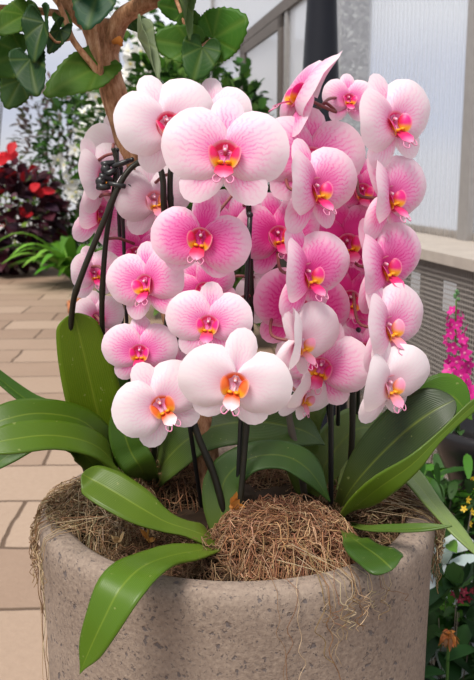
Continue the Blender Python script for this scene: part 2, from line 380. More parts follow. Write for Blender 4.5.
# dark tapered lamp post
p = at(320, 100, DEP + 3.4); lp = thing('lamp_post', 'black tapered post with a metal collar beside the galvanised wall post', 'post', (p.x, p.y, 0))
mb = MB(); mb.lathe([(.155, 0), (.155, .02), (.140, .06), (.056, 1.76), (.056, 1.765), (.001, 1.766)], 40); obj('shaft', mb, plain('navy_black_paint', (.008, .009, .014), .45, .25), lp)
mb = MB(); mb.lathe([(.0565, 1.750), (.061, 1.755), (.061, 1.775), (.055, 1.78), (.055, 1.795), (.052, 1.84), (.048, 1.845), (.001, 1.846)], 40); obj('collar', mb, plain('bright_metal', (.55, .55, .57), .35, .5, .2), lp)
mb = MB(); mb.lathe([(.042, 1.83), (.042, 2.7), (.001, 2.701)], 24); obj('pole', mb, M_galv, lp)

# ------------------------------------------------------------------ foliage builders
def leaf_poly(mb, base, d, nrm, ln, wd, c, droop=.25, seg=4):
    d = d.normalized(); s = d.cross(nrm); s = s.normalized() if s.length > 1e-4 else Vector((1, 0, 0)); n = s.cross(d)
    rows = []
    for j in range(seg + 1):
        t = j / seg; w = wd * .5 * (math.sin(math.pi * min(1, t * .9 + .08)) ** .8) * (1.0 if j < seg else .05)
        ctr = base + d * (ln * t) - Vector((0, 0, droop * ln * t * t))
        rows.append([ctr - s * w + n * w * .3, ctr, ctr + s * w + n * w * .3])
    mb.grid(rows, cols=[[c] * 3 for _ in rows])
def rdir(r, zlo=-.3, zhi=1):
    a = r.uniform(0, 2 * math.pi); z = r.uniform(zlo, zhi); q = math.sqrt(max(0, 1 - z * z)); return Vector((q * math.cos(a), q * math.sin(a), z))
def jit(c, r, k=.3): f = 1 + r.uniform(-k, k); return tuple(min(1, x * f * (1 + r.uniform(-k * .3, k * .3))) for x in c)
def shrub(name, label, cat, base, h, rad, n, ln, wd, cols, seed, group=None, zlow=.05, stems=5, droop=.25):
    r = random.Random(seed); root = thing(name, label, cat, base, group); mb = MB(); ms = MB()
    tips = []
    for k in range(stems):
        d = rdir(r, .4, 1); tip = Vector((d.x * rad * .7, d.y * rad * .7, h * r.uniform(.7, .95)))
        pts = catmull([Vector((d.x * .03, d.y * .03, 0)), Vector((tip.x * .4, tip.y * .4, tip.z * .5)), tip], 8); ms.tube(pts, [.014 * min(1, rad / .5) * (1 - .6 * i / 8) for i in range(9)], 6); tips.append(pts)
    for i in range(n):
        d = rdir(r, -1, 1); q = r.uniform(.45, 1) ** .5
        p = Vector((d.x * rad * q, d.y * rad * q, zlow + (h - zlow) * (.5 + .5 * d.z * q)))
        out = (Vector((d.x, d.y, d.z * .5 + .35)) + rdir(r, -1, 1) * .7).normalized()
        leaf_poly(mb, p, out, (Vector((0, 0, 1)) + rdir(r, -1, 1) * .5).normalized(), ln * r.uniform(.6, 1.2), wd * r.uniform(.7, 1.15), jit(cols(r, p.z / h), r), droop)
    obj('foliage', mb, M_fol, root); obj('stem', ms, M_stemgrey, root); return root, tips
GR = lambda *cs: (lambda r, z: cs[r.randrange(len(cs))])

def simple_flower_mesh(name, c, heart, petals=5, wide=.55):
    mb = MB()
    for k in range(petals):
        a = 2 * math.pi * k / petals; rows = []; cs = []
        for j in range(5):
            t = j / 4; w = wide * math.sin(math.pi * (.12 + .8 * t)) * .5; ctr = Vector((math.cos(a) * t, math.sin(a) * t, .22 * t * t))
            s = Vector((-math.sin(a), math.cos(a), 0)); rows.append([ctr - s * w, ctr + Vector((0, 0, .05)), ctr + s * w]); cs.append([c if j else heart] * 3)
        mb.grid(rows, cols=cs)
    mb.ball((0, 0, .06), .13, 8, 5, heart)
    return mb.mesh(name, M_flowerv)
WHITE_F = simple_flower_mesh('white_flower', (.85, .84, .80), (.80, .72, .30))
def add_flowers(root, me, pts, size, r, toward=Vector((0, -1, .25))):
    for p in pts:
        o = obj('flower', me, None, root); o.location = p; o.scale = (size * r.uniform(.8, 1.15),) * 3
        o.rotation_euler = (toward + rdir(r, -1, 1) * .7).to_track_quat('Z', 'Y').to_euler()

# ------------------------------------------------------------------ planting behind, left and centre
def ground(px, D): q = ray(px, 340); return Vector((q.x / q.y * D, DEP + D, 0))
redc = lambda r, z: (.40, .014, .02) if (z > .45 and r.random() < (.02 + .12 * z)) else [(.045, .010, .018), (.075, .014, .024), (.028, .012, .020), (.10, .05, .06)][r.randrange(4)]
t, _ = shrub('coleus', 'dark burgundy leaved shrub with bright red upper leaves beside the paving', 'shrub', ground(12, 9.6), 1.22, .62, 620, .19, .15, redc, 3)
r = random.Random(21)
for dx, dz, k in ((.20, 1.26, 4), (.46, .86, 4), (.30, .70, 2)):
    for i in range(k):
        ms = MB(); leaf_poly(ms, Vector((dx + r.uniform(-.05, .05), -.35 + r.uniform(-.1, .1), dz + r.uniform(-.05, .08))), rdir(r, -.2, 1), Vector((0, -1, .3)), .19, .11, jit((.50, .012, .02), r, .25))
        tag(obj('bract', ms, M_fol, t), 'bright red leaf')
def strap_plant(name, label, base, n, ln, wd, cols, seed, lift=.9, group=None):
    r = random.Random(seed); root = thing(name, label, 'plant', base, group); mb = MB()
    for i in range(n):
        a = r.uniform(0, 6.283); d = Vector((math.cos(a), math.sin(a), 0)); L = ln * r.uniform(.6, 1.1); lf = lift * r.uniform(.5, 1.1); rows = []; c = jit(cols(r, 0), r); s = Vector((-d.y, d.x, 0))
        for j in range(9):
            q = j / 8; ctr = d * (L * .75 * q) + Vector((0, 0, L * (lf * q - .75 * lf * q * q) + .01)); w = wd * .5 * math.sin(math.pi * (.16 + .82 * q)); rows.append([ctr - s * w + Vector((0, 0, w * .3)), ctr, ctr + s * w + Vector((0, 0, w * .3))])
        mb.grid(rows, cols=[[c] * 3 for _ in rows])
    obj('foliage', mb, M_fol, root); return root
strap_plant('strap_leaf_plant', 'bright green strap leaved plant at the paving edge right of the burgundy shrub', ground(78, 8.6), 46, 1.0, .11, GR((.10, .26, .02), (.06, .18, .015), (.16, .34, .04)), 5, 1.35)
t, tp = shrub('flowering_shrub', 'tall green shrub with white flowers behind the strap leaved plant', 'shrub', ground(88, 10.5), 2.25, .56, 900, .16, .07, GR((.035, .10, .015), (.02, .06, .012), (.07, .16, .03)), 8)
r = random.Random(31)
add_flowers(t, WHITE_F, [at(px, py, DEP + 9.9) - t.location for px, py in ((66, 176), (72, 182), (69, 189), (76, 192), (64, 165), (58, 160), (80, 133), (86, 122), (92, 118), (98, 127), (84, 112), (90, 132), (75, 150), (100, 112), (96, 97), (90, 103), (102, 104), (72, 197))], .085, r)
t, tp = shrub('flowering_shrub', 'white flowering shrub filling the gap behind the tree trunk fork', 'shrub', ground(135, 8.2), 2.75, .48, 620, .15, .07, GR((.04, .11, .015), (.02, .06, .012), (.10, .20, .04)), 9)
add_flowers(t, WHITE_F, [at(px, py, DEP + 7.6) - t.location for px, py in ((128, 52), (134, 58), (141, 52), (130, 64), (137, 70), (127, 74), (133, 80), (140, 84), (128, 86), (144, 64), (147, 30), (140, 36), (152, 40), (136, 26), (158, 56), (150, 78))], .10, r)
shrub('leafy_bush', 'dark green bush behind the top of the pink flowers', 'bush', ground(182, 6.6), 2.22, .46, 2200, .12, .06, GR((.06, .16, .02), (.025, .07, .012), (.13, .25, .04)), 10)
shrub('leafy_bush', 'green bush reaching in front of the framed side window', 'bush', ground(240, 5.4), 1.78, .21, 1000, .10, .055, GR((.04, .11, .02), (.02, .055, .012), (.09, .18, .03)), 11)
shrub('leafy_bush', 'low dusty purple leaved bush in front of the end window', 'bush', ground(66, 11.6), 2.35, .62, 900, .14, .06, GR((.16, .11, .10), (.08, .09, .04), (.22, .17, .15)), 12)
shrub('leafy_bush', 'yellowish green bush between end window and burgundy shrub', 'bush', ground(34, 10.9), 1.12, .42, 300, .13, .07, GR((.16, .28, .03), (.09, .18, .03), (.24, .34, .06)), 13)
shrub('leafy_tree', 'green tree crown hanging at the left edge above the end window', 'tree', ground(-2, 11.4), 2.95, .55, 420, .16, .09, GR((.03, .08, .012), (.05, .13, .02)), 14, zlow=2.1)
r = random.Random(77)
# terracotta pot far behind the left stems
g = ground(97, 5.3); t = thing('terracotta_pot', 'terracotta pot on the paving behind the left orchid stems', 'pot', g)
mb = MB(); mb.lathe([(.001, 0), (.12, 0), (.155, .25), (.175, .25), (.178, .32), (.165, .32), (.15, .27), (.145, .24), (.001, .24)], 32); obj('body', mb, M_terra, t)
mb = MB(); mb.lathe([(.152, .279), (.001, .29)], 24); tag(obj('soil', mb, M_soil, t), None)
strap_plant('strap_leaf_plant', 'dark strap leaved plant growing in the terracotta pot', g + Vector((0, 0, .285)), 14, .24, .03, GR((.03, .08, .015)), 15, 1.1)

# ------------------------------------------------------------------ the big planter
POT_R, RIM, SOIL = .22, .735, .705
pot = thing('planter', 'large round cast stone planter holding the pink orchids and tree', 'planter', (0, 0, 0))
mb = MB(); mb.lathe([(.001, 0), (.205, 0), (.212, .01), (.2145, .05), (.2175, .60), (.219, .690), (.2205, .700), (.221, .722), (.2185, .731), (.213, .735), (.197, .735), (.190, .731), (.187, .722), (.185, .60), (.001, .60)], 128)
obj('body', mb, M_conc, pot)
mb = MB(); rows = []
for j in range(14):
    q = 1 - j / 13; rows.append([Vector((.186 * q * math.cos(a), .186 * q * math.sin(a), SOIL - .004 + .010 * rnd.random() + .012 * (1 - q))) for a in [2 * math.pi * k / 56 for k in range(56)]])
mb.grid(rows, closed=True); tag(obj('potting_soil', mb, M_soil), 'dark potting soil filling the planter', 'soil', kind='stuff')

# ------------------------------------------------------------------ hibiscus tree
tb = on(212, 512, SOIL); tree = thing('hibiscus_tree', 'brown trunked tree with broad green leaves rising behind the orchids', 'tree', tb)
def path(pts): return [at(*p) for p in pts]
trunk = [tb] + path([(209, 470, .03), (196, 395, .03), (172, 310, .035), (155, 245, .04), (146, 205, .04), (133, 160, .03), (118, 108, .03), (108, 72, .03), (100, 40, .03), (96, 22, .03)])
mb = MB(); cp = catmull(trunk, 60)
mb.tube(rel(cp, tree), [.0140 + .0006 * math.sin(i * .9) + .0020 * max(0, (i - 44) / 16) for i in range(61)], 14)
top = trunk[-1]
def limb(pts, r0, r1, n=20):
    c = catmull([Vector(p) for p in pts], n); mb.tube(rel(c, tree), [r0 + (r1 - r0) * i / n for i in range(n + 1)], 10)
limb([at(109, 82, .03), at(104, 60, .03), at(96, 30, .03), at(76, 12, .035), at(55, -14, .04), at(44, -60, .06)], .0130, .0095)
limb([at(108, 76, .03), at(107, 58, .03), at(112, 40, .027), at(122, 18, .02), at(142, 5, .01), at(168, -8, 0), at(188, -40, -.01)], .0130, .007)
obj('trunk', mb, M_bark, tree)
def twig(pts, r0, r1):
    mb = MB(); c = catmull(path(pts), 18); mb.tube(rel(c, tree), [r0 + (r1 - r0) * i / 18 for i in range(19)], 8); return obj('branch', mb, M_bark, tree)
twig([(86, 22, .03), (60, 14, .03), (20, 9, .03), (-20, 5, .02), (-60, -15, .02)], .0045, .003)
twig([(101, 76, .012), (90, 62, .008), (73, 40, .005), (65, 18, .0), (55, -8, -.01), (50, -50, -.01)], .004, .0022)
twig([(101, 78, .010), (100, 60, .006), (96, 32, .002)], .0035, .0018)
twig([(72, 38, .005), (66, 40, .0), (56, 42, -.01), (46, 30, -.02)], .0018, .0012)
twig([(150, 0, .01), (170, -8, .0), (180, 10, -.02), (190, 40, -.03), (200, 46, -.03), (213, 37, -.03)], .0025, .001)
mb = MB(); mb.tube(rel(path([(113, 42, .01), (119, 40, .005), (122, 46, .004)]), tree), [.0025, .0045, .0015], 7); mb.ball(at(119, 41, .006) - tree.location, (.0045, .003, .0035)); obj('dry_calyx', mb, plain('orange_husk', (.45, .16, .03), .8, .2, 0, .3, 60), tree)

HIB = [(-150, .24), (-130, .37), (-110, .43), (-90, .46), (-70, .50), (-50, .56), (-30, .70), (-14, .88), (0, 1.02), (14, .88), (30, .70), (50, .56), (70, .50), (90, .46), (110, .43), (130, .37), (150, .24)]
def interp(ctrl, x):
    for (a, p), (b, q) in zip(ctrl, ctrl[1:]):
        if x <= b:
            f = (x - a) / (b - a); f = f * f * (3 - 2 * f) * .4 + f * .6; return p + (q - p) * f
    return ctrl[-1][1]
def fan_rows(ctrl, nt, ns, z, saw=0):
    rows = []; uvs = []
    a0, a1 = ctrl[0][0], ctrl[-1][0]
    for j in range(ns + 1):
        s = j / ns; row = []; uu = []
        for i in range(nt + 1):
            a = a0 + (a1 - a0) * i / nt; r = interp(ctrl, a) * (1 + (saw * ((i % 2) * 2 - 1) if j == ns else 0)); th = R(a)
            row.append(Vector((r * s * math.cos(th), r * s * math.sin(th), z(s, th)))); uu.append((i / nt, s))
        rows.append(row); uvs.append(uu)
    return rows, uvs
def hib_leaf(p0, p1, wpx, face, col, bend=.2, fold=.15, seed=0):
    """heart-shaped leaf from its stalk p0 to its tip p1, upper side looking along face"""
    a, b = at(*p0), at(*p1); L = (b - a).length; x = (b - a).normalized(); n = Vector(face); n = (n - x * n.dot(x)).normalized(); y = n.cross(x)
    wr = 1.2 * wpx * ppm(a) / (L * .98); r = random.Random(seed)
    ph = r.uniform(0, 6)
    rows, uvs = fan_rows(HIB, 60, 9, lambda s, th: -bend * s * s * math.cos(th) * .5 + fold * s * abs(math.sin(th)) * .6 + .03 * s * s * math.sin(5 * th + ph), .022)
    mb = MB(); mb.grid([[(a + (x * (q.x * .93 + .07) + y * q.y * wr + n * q.z) * L) - tree.location for q in row] for row in rows], uvs)
    o = obj('leaf', mb, M_hib, tree, color=col); md = o.modifiers.new('t', 'SOLIDIFY'); md.thickness = .0006; return o
g1, g2, g3, g4 = (.045, .125, .012), (.018, .06, .016), (.09, .20, .02), (.02, .075, .035)
V = (0, -1, .25)
hib_leaf((101, -16, -.06), (86, 27, -.09), 44, (-.2, -.9, .3), g4, .2, .25, 1)
hib_leaf((104, 64, .02), (45, 92, -.02), 42, (.1, -.8, .5), g3, .15, .15, 2)
hib_leaf((26, 54, .0), (-18, 66, -.02), 40, V, g1, .2, .15, 3)
hib_leaf((46, 20, -.03), (31, 60, -.05), 32, (-.5, -.8, .3), g2, .3, .5, 4)
hib_leaf((30, 57, -.03), (35, 93, -.06), 32, (-.2, -.8, .5), g2, .2, .35, 5)
hib_leaf((27, 14, .0), (-6, 30, -.03), 30, V, (.06, .14, .01), .2, .15, 6)
hib_leaf((60, 28, .0), (50, 52, -.02), 17, (.7, -.6, .3), g2, .3, .4, 7)
hib_leaf((22, 78, .05), (6, 108, .04), 30, V, (.04, .10, .02), .2, .2, 8)
hib_leaf((211, 40, -.03), (247, 18, -.05), 46, (.05, -1, .2), (.05, .16, .010), .12, .12, 9)
hib_leaf((196, 48, -.03), (151, 38, -.04), 36, V, (.06, .16, .012), .15, .2, 10)
hib_leaf((203, 45, -.04), (193, 80, -.06), 34, (.1, -.9, .3), (.028, .09, .012), .15, .2, 11)
hib_leaf((194, 40, -.02), (186, 8, -.03), 30, (-.2, -.9, .3), (.05, .13, .012), .2, .25, 12)
hib_leaf((186, 12, .0), (158, 4, -.02), 26, V, (.05, .15, .012), .15, .2, 13)
hib_leaf((178, -6, -.03), (190, 40, -.05), 13, (.8, -.5, .2), (.12, .19, .06), .1, .5, 14)
hib_leaf((136, 35, -.03), (161, 78, -.06), 12, (.7, -.6, .3), (.22, .27, .15), .12, .5, 15)
hib_leaf((60, 16, .02), (70, 28, .0), 14, V, (.06, .14, .02), .2, .2, 16)
hib_leaf((27, 8, .03), (40, 22, .02), 16, V, (.05, .12, .02), .2, .2, 17)
hib_leaf((128, 20, .04), (150, 28, .03), 18, (-.2, -.8, .4), (.03, .09, .012), .2, .2, 18)
r = random.Random(5)
for k, (px, py) in enumerate(((20, -40), (60, -55), (100, -60), (140, -45), (190, -40), (220, -50), (-30, -20), (40, -80), (170, -80))):
    hib_leaf((px, py, r.uniform(-.05, .05)), (px + r.uniform(-30, 30), py + 34, r.uniform(-.1, .0)), 40, (r.uniform(-.3, .3), -.7, .7), (g1, g2, g3)[k % 3], .2, .2, 40 + k)

# ------------------------------------------------------------------ orchid flowers
def petal_mesh(name, ctrl, seed, mirror=False, axis=0.0, nt=28, ns=9, kind='petal'):
    r = random.Random(seed); ph, ph2, w = r.uniform(0, 6), r.uniform(0, 6), r.uniform(.010, .022); rc = r.uniform(.03, .075)
    if kind == 'petal': z = lambda s, th: .07 * math.sin(s * 2.2) * .9 - rc * s ** 3 * 1.6 - .035 * s * s * abs(math.sin(th)) + w * math.sin(3 * th + ph) * s ** 2 + .006 * math.sin(9 * th + ph2) * s ** 4
    else: z = lambda s, th: -.02 + .03 * math.sin(s * 2.6) - rc * 1.1 * s ** 3 - .010 * math.exp(-(th / .09) ** 2) * (1 - s) + .10 * s * abs(math.sin(th)) * .5 + w * .4 * math.sin(3 * th + ph) * s
    rows, uvs = fan_rows(ctrl, nt, ns, z); ca, sa = math.cos(R(axis)), math.sin(R(axis)); out = []
    for row in rows:
        q = [Vector((p.x * ca - p.y * sa, p.x * sa + p.y * ca, p.z)) for p in row]
        if mirror: q = [Vector((-p.x, p.y, p.z)) for p in q][::-1]
        out.append(q)
    if mirror: uvs = [u[::-1] for u in uvs]
    mb = MB(); mb.grid(out, uvs); return mb
PET = [(-104, .05), (-92, .12), (-78, .19), (-62, .265), (-44, .35), (-24, .44), (-4, .485), (14, .49), (32, .462), (50, .41), (66, .335), (80, .235), (92, .13), (104, .05)]
DOR = [(-85, .03), (-62, .075), (-44, .145), (-33, .235), (-25, .325), (-17, .395), (-8, .44), (0, .452), (8, .44), (17, .395), (25, .325), (33, .235), (44, .145), (62, .075), (85, .03)]
LAT = [(-88, .04), (-64, .09), (-46, .17), (-34, .26), (-25, .325), (-16, .38), (-7, .412), (0, .42), (7, .412), (16, .38), (25, .325), (34, .26), (46, .17), (64, .09), (88, .04)]
PR = [petal_mesh('petal', PET, 100 + k).mesh('petal', M_petal) for k in range(4)]
PL = [petal_mesh('petal', PET, 200 + k, True).mesh('petal', M_petal) for k in range(4)]
def sepals_mesh(k):
    mb = MB()
    for ax, ct, sd in ((90, DOR, 300), (-132, LAT, 310), (-48, LAT, 320)):
        p = petal_mesh('s', [(a_, q_ * (1.03 if ct is DOR else 1.04)) for a_, q_ in ct], sd + k, False, ax, 22, 8, 'sepal'); b = len(mb.v); mb.v += p.v; mb.uv += p.uv; mb.c += p.c; mb.f += [tuple(i + b for i in f) for f in p.f]; mb.m += p.m
    mb.ball((0, .0, -.012), (.035, .035, .02), 10, 6)
    return mb.mesh('flower', M_petal)
SEP = [sepals_mesh(k) for k in range(4)]
MAG, YEL, RED, PAL, PNK = (.74, .018, .22), (.90, .42, .015), (.55, .012, .03), (.86, .62, .68), (.80, .20, .42)
def mixc(a, b, t): t = max(0, min(1, t)); return tuple(x + (y - x) * t for x, y in zip(a, b))
def lip_mesh(k):
    mag, red = ((MAG, (.66, .03, .03)), (MAG, (.72, .09, .015)), (mixc(MAG, PAL, .45), (.75, .20, .03)), ((.70, .014, .12), (.62, .02, .02)), ((.80, .16, .03), (.68, .05, .012)))[k]
    mb = MB()
    rows = []; cs = []                                            # throat cup
    for j in range(6):
        q = j / 5; rows.append([Vector((.094 * q * math.cos(a), -.012 + .092 * q * math.sin(a), .014 + .050 * q * q)) for a in [2 * math.pi * i / 20 for i in range(20)]])
        cs.append([mixc(mixc(red, mag, (q - .4) * 2), PAL, (q - .82) * 3.6)] * 20)
    mb.grid(rows, cols=cs, closed=True)
    for sg in (-1, 1):                                            # the two erect side lobes
        c = Vector((sg * .062, -.018, .072)); e1 = Vector((sg * .30, .93, .12)).normalized(); e2 = Vector((sg * .42, -.22, .80)).normalized(); n = e1.cross(e2).normalized()
        rows = []; cs = []
        for j in range(6):
            q = j / 5; row = []; cc = []
            for i in range(18):
                a = 2 * math.pi * i / 18; u, v = q * math.cos(a), q * math.sin(a)
                row.append(c + e1 * (.066 * u) + e2 * (.060 * v) + n * (sg * -.022 * (1 - q * q)))
                col = mixc(mag, red, (-v + .1) * 1.2); col = mixc(col, YEL, (-u - .05) * 2.6); cc.append(mixc(col, PAL, (q - .88) * 3.0))
            rows.append(row); cs.append(cc)
        mb.grid(rows, cols=cs, closed=True)
        mb.ball((sg * .022, -.050, .078), (.019, .011, .024), 10, 7, mixc(YEL, red, .12))
        t0 = [Vector((sg * .010, -.150, .150)), Vector((sg * .030, -.178, .165)), Vector((sg * .052, -.174, .160)), Vector((sg * .060, -.150, .145)), Vector((sg * .046, -.132, .140)), Vector((sg * .032, -.134, .146))]
        mb.tube(catmull(t0, 16), [.0052 - .003 * i / 16 for i in range(17)], 6, True, mixc(PNK, PAL, .3))
    P = catmull([Vector((0, -.055, .035)), Vector((0, -.085, .085)), Vector((0, -.118, .120)), Vector((0, -.140, .142)), Vector((0, -.155, .152))], 12); W = [.030, .050, .056, .030, .008]
    rows = []; cs = []
    for i, p in enumerate(P):
        w = lerps(W, i / 12); rows.append([p + Vector((w * u, .012 * (1 - abs(u)) * 1.0, .018 * abs(u))) for u in (-1, -.5, 0, .5, 1)])
        cs.append([mixc(mixc(red, mag, i / 6), mixc(PNK, PAL, .35) if k != 4 else PAL, (i - 5) / 6 if k != 4 else (i - 3) / 4)] * 5)
    mb.grid(rows, cols=cs)
    mb.tube(catmull([Vector((0, .005, -.005)), Vector((0, .026, .035)), Vector((0, .024, .066))], 8), [.011, .011, .012, .012, .012, .013, .013, .012, .007], 10, True, mixc(mag, PAL, .35))
    mb.ball((0, .022, .066), (.011, .010, .010), 10, 6, (.84, .60, .68))
    return mb.mesh('lip', M_lip)
LIP = [lip_mesh(k) for k in range(5)]

def basis(fwd, up):
    f = Vector(fwd).normalized(); u = Vector(up); u = (u - f * u.dot(f)).normalized(); x = u.cross(f); return Matrix((x, u, f)).transposed()
FI = [0]
def flower(root, stems, px, py, span, yaw, tint, y, roll=0, pitch=0, dih=8, lip=0, drop=-11):
    k = FI[0]; FI[0] += 1
    p = at(px, py, y); S = span * ppm(p); pt = R(pitch + 8)
    f = Vector((math.sin(R(yaw)) * math.cos(pt), -math.cos(R(yaw)) * math.cos(pt), math.sin(pt)))
    M3 = basis(f, (0, 0, 1)) @ Matrix.Rotation(R(roll), 3, 'Z'); q = M3.to_quaternion()
    fl = obj('flower', SEP[k % 4], None, root, color=(min(1, tint + .10), 0, 0)); fl.rotation_mode = 'QUATERNION'
    fl.location = p - root.location; fl.rotation_quaternion = q; fl.scale = (S, S, S)
    for me, sg in ((PR[(k * 3 + 1) % 4], 1), (PL[(k * 5 + 2) % 4], -1)):
        o = obj('petal', me, None, fl, color=(tint, 0, 0)); o.location = (0, 0, .014); o.rotation_euler = (0, R(-dih * sg), R(drop * -sg))
    lp_ = obj('lip', LIP[lip], None, fl); lp_.scale = (1.28, 1.32, 1.15)
    if stems:                                                      # stalk to the nearest stem of the same plant
        best = min((s for st in stems for s in st), key=lambda s: (s - (p + Vector((0, 0, .02)))).length)
        back = -(q @ Vector((0, 0, 1))); a = p + back * S * .02; m1 = p + back * S * .28 + Vector((0, 0, .006)); m2 = best.lerp(m1, .35) + Vector((0, 0, .004))
        inv = q.inverted(); pts = [(inv @ (w - p)) / S for w in catmull([a, m1, m2, best], 14)]
        mb = MB(); mb.tube(pts, [.0017 / S] * 15, 7); obj('pedicel', mb, M_ped, fl)
    return fl

def strap(root, pts, widths, nrm, col, fold=.12, curl=.0, name='leaf', solid=.0018, wave=.0, label=None, tip=.82):
    """orchid leaf along pts (base first); widths in photo pixels; nrm = direction the upper side looks to (one, or several along the leaf)"""
    P = [Vector(p) for p in pts]; n = 30; c0 = catmull(P, 150); ts = [1 - (1 - i / n) ** 1.5 for i in range(n + 1)]; c = [lerps(c0, q) for q in ts]
    ns = [Vector(q) for q in (nrm if isinstance(nrm[0], (tuple, list)) else [nrm, nrm])]
    W = [w * ppm(P[i]) for i, w in enumerate(widths)]; w0 = [q.x for q in catmull([Vector((w, 0, 0)) for w in W], 150)]; rows = []; m = 10
    for i, p in enumerate(c):
        t = (c[min(i + 1, n)] - c[max(i - 1, 0)]).normalized(); nn = lerps(ns, ts[i]); s = t.cross(nn).normalized(); nn = s.cross(t); w = max(.0006, lerps(w0, ts[i])) * .5
        w *= math.sqrt(max(.0005, 1 - (max(0, ts[i] - tip) / (1 - tip)) ** 2))
        rows.append([p + s * (w * u) + nn * (w * (fold * 2 * abs(u) ** 1.3 - curl * u * u) + wave * w * math.sin(i * .7) * u * u) - root.location for u in [(-1 + 2 * k / m) for k in range(m + 1)]])
    mb = MB(); mb.grid(rows); o = obj(name, mb, M_oleaf, root, color=col); md = o.modifiers.new('t', 'SOLIDIFY'); md.thickness = solid; md.offset = 0
    if label: o['label'] = label
    return o
def spike(root, pts, r0, r1, mat=None):
    c = catmull([Vector(p) for p in pts], 40); mb = MB(); n = len(c) - 1; mb.tube(rel(c, root), [r0 + (r1 - r0) * i / n + (.0006 if i % 9 == 0 else 0) for i in range(n + 1)], 10)
    obj('stem', mb, mat or M_stem, root); return c
OG = 'pink moth orchids in the stone planter'

# --- left plant
b1 = on(118, 500, SOIL); P1 = thing('moth_orchid', 'leftmost pink orchid with upright leaf and long leaves reaching off left', 'orchid', b1, OG)
s1 = spike(P1, [on(104, 508, SOIL)] + path([(84, 465, .03), (70, 385, .02), (72, 312, -.02), (81, 277, -.035), (103, 223, -.04), (121, 182, -.04), (136, 164, -.035), (156, 159, -.04)]), .0034, .0029)
s2 = spike(P1, [on(124, 505, SOIL)] + path([(106, 430, .04), (103, 350, .01), (102, 300, -.02), (106, 240, -.03), (114, 190, -.03), (116, 160, -.02), (113, 148, -.02)]), .0034, .0024)
S1 = [s1, s2]
flower(P1, S1, 99, 178, 88, 56, .26, .0, 12, 0, 20, 2)
flower(P1, S1, 97, 214, 84, 54, .50, .02, -10, -5, 22, 0)
flower(P1, S1, 121, 150, 82, 25, .08, .07, 10, 0, 6, 2)
flower(P1, S1, 93, 274, 62, 35, .40, .01, 5, 0, 20, 0)
flower(P1, S1, 96, 318, 60, 30, .38, .03, 0, 0, 18, 0)
flower(P1, S1, 138, 254, 72, -18, .85, .02, -8, 0, 6, 0)
LG, LG2, LG3 = (.075, .155, .012), (.045, .105, .012), (.12, .20, .03)
strap(P1, [b1] + path([(108, 450, .03), (98, 415, .015), (87, 368, .0), (78, 330, -.01), (74, 313, -.015)]), [16, 40, 54, 54, 44, 30], (.12, -1, .12), (.13, .215, .006), .10, .1)
strap(P1, [on(128, 502, SOIL)] + path([(126, 455, .07), (118, 410, .06), (110, 370, .05), (104, 350, .05)]), [16, 34, 40, 30, 6], (-.3, -1, .2), (.030, .085, .012), .1, .1)
strap(P1, [b1] + path([(112, 462, .01), (88, 425, -.02), (45, 414, -.05), (5, 420, -.07), (-40, 440, -.08)]), [18, 30, 34, 36, 36, 10], ((.2, -.5, .8), (0, -.72, .7)), (.060, .125, .006), .10, .12)
strap(P1, [b1] + path([(116, 470, -.02), (95, 446, -.06), (55, 436, -.09), (10, 440, -.11), (-40, 452, -.12)]), [18, 28, 34, 34, 34, 8], ((.2, -.5, .8), (0, -.75, .65)), (.080, .155, .008), .12, .12)
strap(P1, [b1] + path([(85, 440, .05), (58, 414, .05), (28, 401, .05), (-8, 372, .05), (-30, 345, .05)]), [12, 14, 16, 17, 12, 3], (.2, -.55, .8), (.045, .12, .012), .3, .1)
strap(P1, [b1] + path([(80, 450, -.0), (40, 440, -.05), (10, 455, -.07), (-15, 475, -.08)]), [12, 24, 24, 20, 4], (-.2, -.75, .6), (.05, .125, .012), .1, .1)

# --- front plant
b2 = on(226, 545, SOIL); P2 = thing('moth_orchid', 'front pink orchid whose long green leaf hangs over the planter rim', 'orchid', b2, OG)
sa = spike(P2, [on(231, 534, SOIL)] + path([(226, 518, -.04), (213, 472, -.035), (195, 427, -.03), (183, 365, -.02), (176, 300, -.015), (170, 250, -.03), (164, 205, -.055), (163, 180, -.055), (158, 165, -.05), (146, 158, -.045)]), .0042, .0030)
sb = spike(P2, [on(236, 548, SOIL)] + path([(243, 470, -.05), (248, 400, -.045), (251, 310, -.04), (249, 215, -.04), (246, 180, -.05), (238, 140, -.06), (226, 112, -.06)]), .0034, .0028)
SA, SB = [sa], [sb]
flower(P2, SB, 225, 156, 134, 0, .38, -.14, -3, 4, 4, 3)
flower(P2, SA, 166, 125, 114, 22, .12, -.09, 18, 0, 8, 3)
flower(P2, SB, 201, 238, 104, -4, .70, -.115, -10, -6, 4, 3, 14)
flower(P2, SB, 209, 324, 92, -6, .44, -.125, -3, 0, 6, 1)
flower(P2, SB, 235, 382, 118, -2, .06, -.15, -10, -8, 4, 4, 6)
flower(P2, SA, 140, 352, 80, 0, .54, -.07, 0, 0, 4, 0)
flower(P2, SA, 160, 405, 102, 16, .20, -.10, 26, 0, 10, 4)
flower(P2, SB, 212, 116, 84, 5, .22, -.05, 0, 0, 6, 2)
flower(P2, SB, 234, 226, 84, 8, .62, -.03, 20, 0, 6, 0)
flower(P2, SB, 204, 290, 76, -5, .70, -.05, 35, 0, 6, 0)
flower(P2, SB, 268, 296, 70, 12, .15, -.03, 10, 0, 6, 2)
strap(P2, [b2] + path([(208, 537, -.10), (186, 529, -.115), (165, 522, -.12), (140, 508, -.12), (110, 490, -.11), (92, 480, -.10), (82, 474, -.10)]), [18, 26, 18, 24, 40, 44, 36, 24], ((0, -.5, .85), (.45, -.6, .65), (.35, -.75, .6)), (.085, .150, .008), .10, .1)
